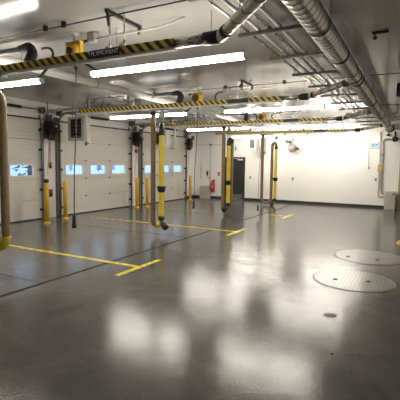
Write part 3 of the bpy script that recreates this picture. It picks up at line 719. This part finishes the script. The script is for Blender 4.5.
# pale blue sign at right
t = thing('wall_sign', (-1.57, y, 2.6), 'pale blue and white sign high on the far wall at right', 'sign')
build('plate', MB().box(-1.75, -1.40, y-.015, y-.001, 2.50, 2.76), 'signw', t)
build('border', MB().box(-1.75, -1.40, y-.019, y-.015, 2.735, 2.76).box(-1.75, -1.40, y-.019, y-.015, 2.50, 2.525).box(-1.75, -1.73, y-.019, y-.015, 2.525, 2.735).box(-1.42, -1.40, y-.019, y-.015, 2.525, 2.735), 'blue', t)
build('symbol', MB().box(-1.69, -1.60, y-.019, y-.015, 2.57, 2.70).box(-1.56, -1.46, y-.019, y-.015, 2.64, 2.70).box(-1.56, -1.50, y-.019, y-.015, 2.57, 2.60), 'blue', t)
t = thing('pull_cord', (-1.8, y-.02, 1.7), 'thin cord hanging on the far wall left of the pale blue sign', 'cord')
build('cord', MB().tube([(-1.83, y-.03, 2.88), (-1.80, y-.03, 2.3), (-1.78, y-.03, 1.75)], .011, 6), 'greyp', t)
build('handle', MB().lathe([(.012, .06), (.03, .03), (.03, -.03), (.01, -.05)], (-1.77, y-.032, 1.69), 'z', 10), 'grey', t)
t = thing('wall_conduit', (-1.3, y, 1.5), 'pair of upright conduits with tan box on the far wall at right', 'conduit')
build('white_conduit', MB().tube([(-1.37, y-.045, 3.2), (-1.37, y-.045, .52), (-1.35, y-.045, .5), (-1.1, y-.045, .5)], .032, 10), 'whitep', t)
build('grey_conduit', MB().tube([(-.86, y-.06, 2.88), (-1.20, y-.06, 2.88), (-1.26, y-.06, 2.85), (-1.265, y-.06, 2.78), (-1.25, y-.06, .72), (-1.16, y-.08, .62)], .035, 10), 'greyp', t)
build('tan_box', MB().box(-1.42, -1.24, y-.13, y-.015, 1.55, 1.84, .012), 'tanbox', t)
build('clip', MB().box(-1.31, -1.2, y-.10, y-.001, 2.22, 2.27), 'gdark', t)
t = thing('pipe_valve', (-.84, y-.1, 2.88), 'dark valve with handwheel on the pipe at the upper right corner', 'valve')
build('valve_body', MB().tube([(-.92, y-.06, 2.88), (-.70, y-.06, 2.88)], .055, 12).cyl((-.82, y-.06, 2.88), (-.82, y-.06, 3.2), .03, seg=10), 'blackm', t)
build('handwheel', MB().lathe([(.03, -.02), (.11, -.015), (.11, .015), (.03, .02)], (-.82, y-.17, 2.88), 'y', 16), 'blackm', t)
t = thing('pipe_valve', (-1.08, y-.1, 2.95), 'small dark fitting above the conduits at upper right', 'valve')
build('body', MB().lathe([(.07, 0), (.07, .05), (.03, .09)], (-1.08, y-.08, 3.02), 'z', 12).cyl((-1.08, y-.08, 3.05), (-1.08, y-.08, 3.3), .015, seg=8), 'blackm', t)
t = thing('steel_cabinet', (-.84, y-.4, 0), 'beige steel cabinet standing at the right end of the far wall', 'cabinet')
build('body', MB().box(-1.07, -.66, y-.52, y-.06, 0, .74, .01), 'beige', t)
build('door_panel', MB().box(-1.05, -.69, y-.534, y-.521, .05, .70, .004), 'beige', t)
build('latch', MB().box(-.78, -.71, y-.552, y-.535, .62, .68, .004), 'blackm', t)
t = thing('door_5', (-.15, y, 0), 'tan wooden door frame edge at the right side of the photo', 'door'); t['kind'] = 'structure'
build('door_frame', MB().box(-.60, -.54, y-.06, y, 0, 2.2).box(.44, .50, y-.06, y, 0, 2.2).box(-.54, .44, y-.06, y, 2.14, 2.2), 'wood', t)
build('door_leaf', MB().box(-.54, .44, y-.045, y-.002, .01, 2.14), 'wood', t)
build('door_handle', MB().cyl((.36, y-.09, 1.0), (.24, y-.09, 1.0), .013, seg=8).cyl((.36, y-.09, 1.0), (.36, y-.044, 1.0), .02, seg=8), 'galv', t)

# upper right odds and ends
t = thing('wall_speaker', (-.16, 9.0, 3.3), 'black box hanging from the ceiling at the right edge of the photo', 'speaker')
build('cabinet', MB().box(-.42, -.05, 8.9, 9.2, 3.16, 3.42, .012), 'blackm', t)
build('grille', MB().box(-.39, -.08, 8.885, 8.899, 3.19, 3.39), 'black', t)
build('hanger', MB().cyl((-.24, 9.05, 3.41), (-.24, 9.05, CZ), .02, seg=8), 'blackm', t)
t = thing('ceiling_sensor', (-.58, 6.05, 3.52), 'small black sensor on a bracket on the ceiling at upper right', 'sensor')
build('bracket', MB().box(-.62, -.42, 6.03, 6.06, CZ-.03, CZ-.001), 'blackm', t)
build('ball', MB().lathe([(.005, -.05), (.022, -.035), (.028, -.02), (.022, .0), (.008, .01), (.008, .05)], (-.585, 6.045, CZ-.06), 'z', 12), 'blackm', t)

# ---------------------------------------------------------------- floor marks and covers
def strip(name, rects, material, label, cat, z=.003, grp=None):
    m_ = MB()
    for (a, b2, c, d) in rects: m_.box(a, b2, c, d, 0.0005, z)
    return tag(build(name, m_, material, org=((rects[0][0]+rects[0][1])/2, (rects[0][2]+rects[0][3])/2, 0)), label, cat, grp)
for i, (yl, xs, xt) in enumerate(((5.48, -10.0, -4.10), (9.72, -9.2, -4.08), (13.6, -4.7, -3.84))):
    strip('floor_marking', [(xs, xt-.05, yl-.05, yl+.05), (xt-.05, xt+.05, yl-.6, yl+.6)], 'fline', ['nearest yellow painted T shaped parking mark on the floor', 'second yellow painted T shaped mark, beside the hose before the black door',
          'farthest yellow painted T shaped mark, before the looped hose'][i], 'floor marking', grp='yellow parking marks')
ring = MB(); N = 40; cx, cy, r0, r1 = .52, 10.4, .74, .83
vs = []
for k in range(N):
    a = 2*PI*k/N
    for rr in (r0, r1): 
        for z in (.0005, .003): vs.append((cx+rr*math.cos(a), cy+rr*math.sin(a), z))
fs = []
for k in range(N):
    p, q = 4*k, 4*((k+1) % N)
    fs += [(p+1, p+3, q+3, q+1), (p, q, q+2, p+2), (p, p+1, q+1, q), (p+2, q+2, q+3, p+3)]
tag(build('floor_marking', ring.add(vs, fs), 'fline', org=(cx, cy, 0)), 'yellow painted ring on the floor at the right edge of the photo', 'floor marking')
o = struct('trim_1', MB().box(-4.79, -4.735, BY, FY, .0005, .002), 'joint', 'long dark floor joint running down the hall', 'floor joint', org=(-4.77, 8, 0))
o = struct('trim_2', MB().box(-10.1, -4.786, 3.985, 4.0, .0005, .002).box(-10.1, -4.786, 8.3, 8.312, .0005, .002).box(-10.1, -4.786, 12.6, 12.612, .0005, .002), 'joint', 'thin saw cuts across the floor', 'floor joint', org=(-7, 4, 0))
for cx, cy, r, holes, l in ((-.77, 6.56, .60, [(-1.02, 6.44), (-.55, 6.58)], 'round ribbed manhole cover in the floor, the nearer of two'), (-.72, 8.42, .64, [(-1.08, 8.20), (-.55, 8.20)], 'round ribbed manhole cover in the floor, the farther of two')):
    t = thing('manhole_cover', (cx, cy, 0), l, 'manhole cover', 'manhole covers')
    build('frame_ring', MB().lathe([(r-.01, .0005), (r-.01, .004), (r+.012, .004), (r+.012, .0005)], (cx, cy, 0), 'z', 48), 'gdark', t)
    build('lid', MB().lathe([(r-.011, .001), (r-.011, .006), (r-.016, .008)], (cx, cy, 0), 'z', 48), 'lid', t)
    for hx, hy in holes:
        build('pick_hole', MB().lathe([(.036, .008), (.036, .016), (.026, .022)], (hx, hy, 0), 'z', 10), 'black', t)
t = thing('floor_drain', (-.81, 4.86, 0), 'small round brass plug in the floor nearer than the manhole covers', 'floor drain')
build('rim', MB().lathe([(.075, .0005), (.075, .004), (.062, .005)], (-.81, 4.86, 0), 'z', 24), 'copper', t)
build('plug', MB().lathe([(.058, .004), (.055, .0055), (.02, .006)], (-.81, 4.86, 0), 'z', 24), 'copper', t)
tag(build('floor_bolt', MB().lathe([(.014, .0005), (.014, .008), (.008, .012)], (-.61, 3.84, 0), 'z', 10), 'blackm', org=(-.61, 3.84, 0)), 'tiny dark bolt head in the floor nearest the camera at right', 'bolt')

# ---------------------------------------------------------------- camera, world, view
yc = Vector((216, 34, -400)).normalized(); xc = Vector((750, -47, 400)); xc = (xc-yc*xc.dot(yc)).normalized(); zc = xc.cross(yc)
rot = Matrix((xc, yc, zc))          # rows: the hall's axes seen from the camera
cam = bpy.data.cameras.new('camera'); cam.sensor_width = 36; cam.lens = 36.0; cam.clip_start = .05
co = bpy.data.objects.new('camera', cam); COL.objects.link(co)
co.matrix_world = Matrix.Translation((0, 0, 1.8)) @ rot.to_4x4()
S.camera = co
wd = bpy.data.worlds.new('overcast_sky'); S.world = wd; wd.use_nodes = True
bg = wd.node_tree.nodes['Background']; bg.inputs['Color'].default_value = (.52, .70, 1.0, 1); bg.inputs['Strength'].default_value = 1.9
S.view_settings.view_transform = 'Standard'; S.view_settings.look = 'None'
S.view_settings.gamma = 1.0; S.view_settings.exposure = 0.24; S.view_settings.use_curve_mapping = False
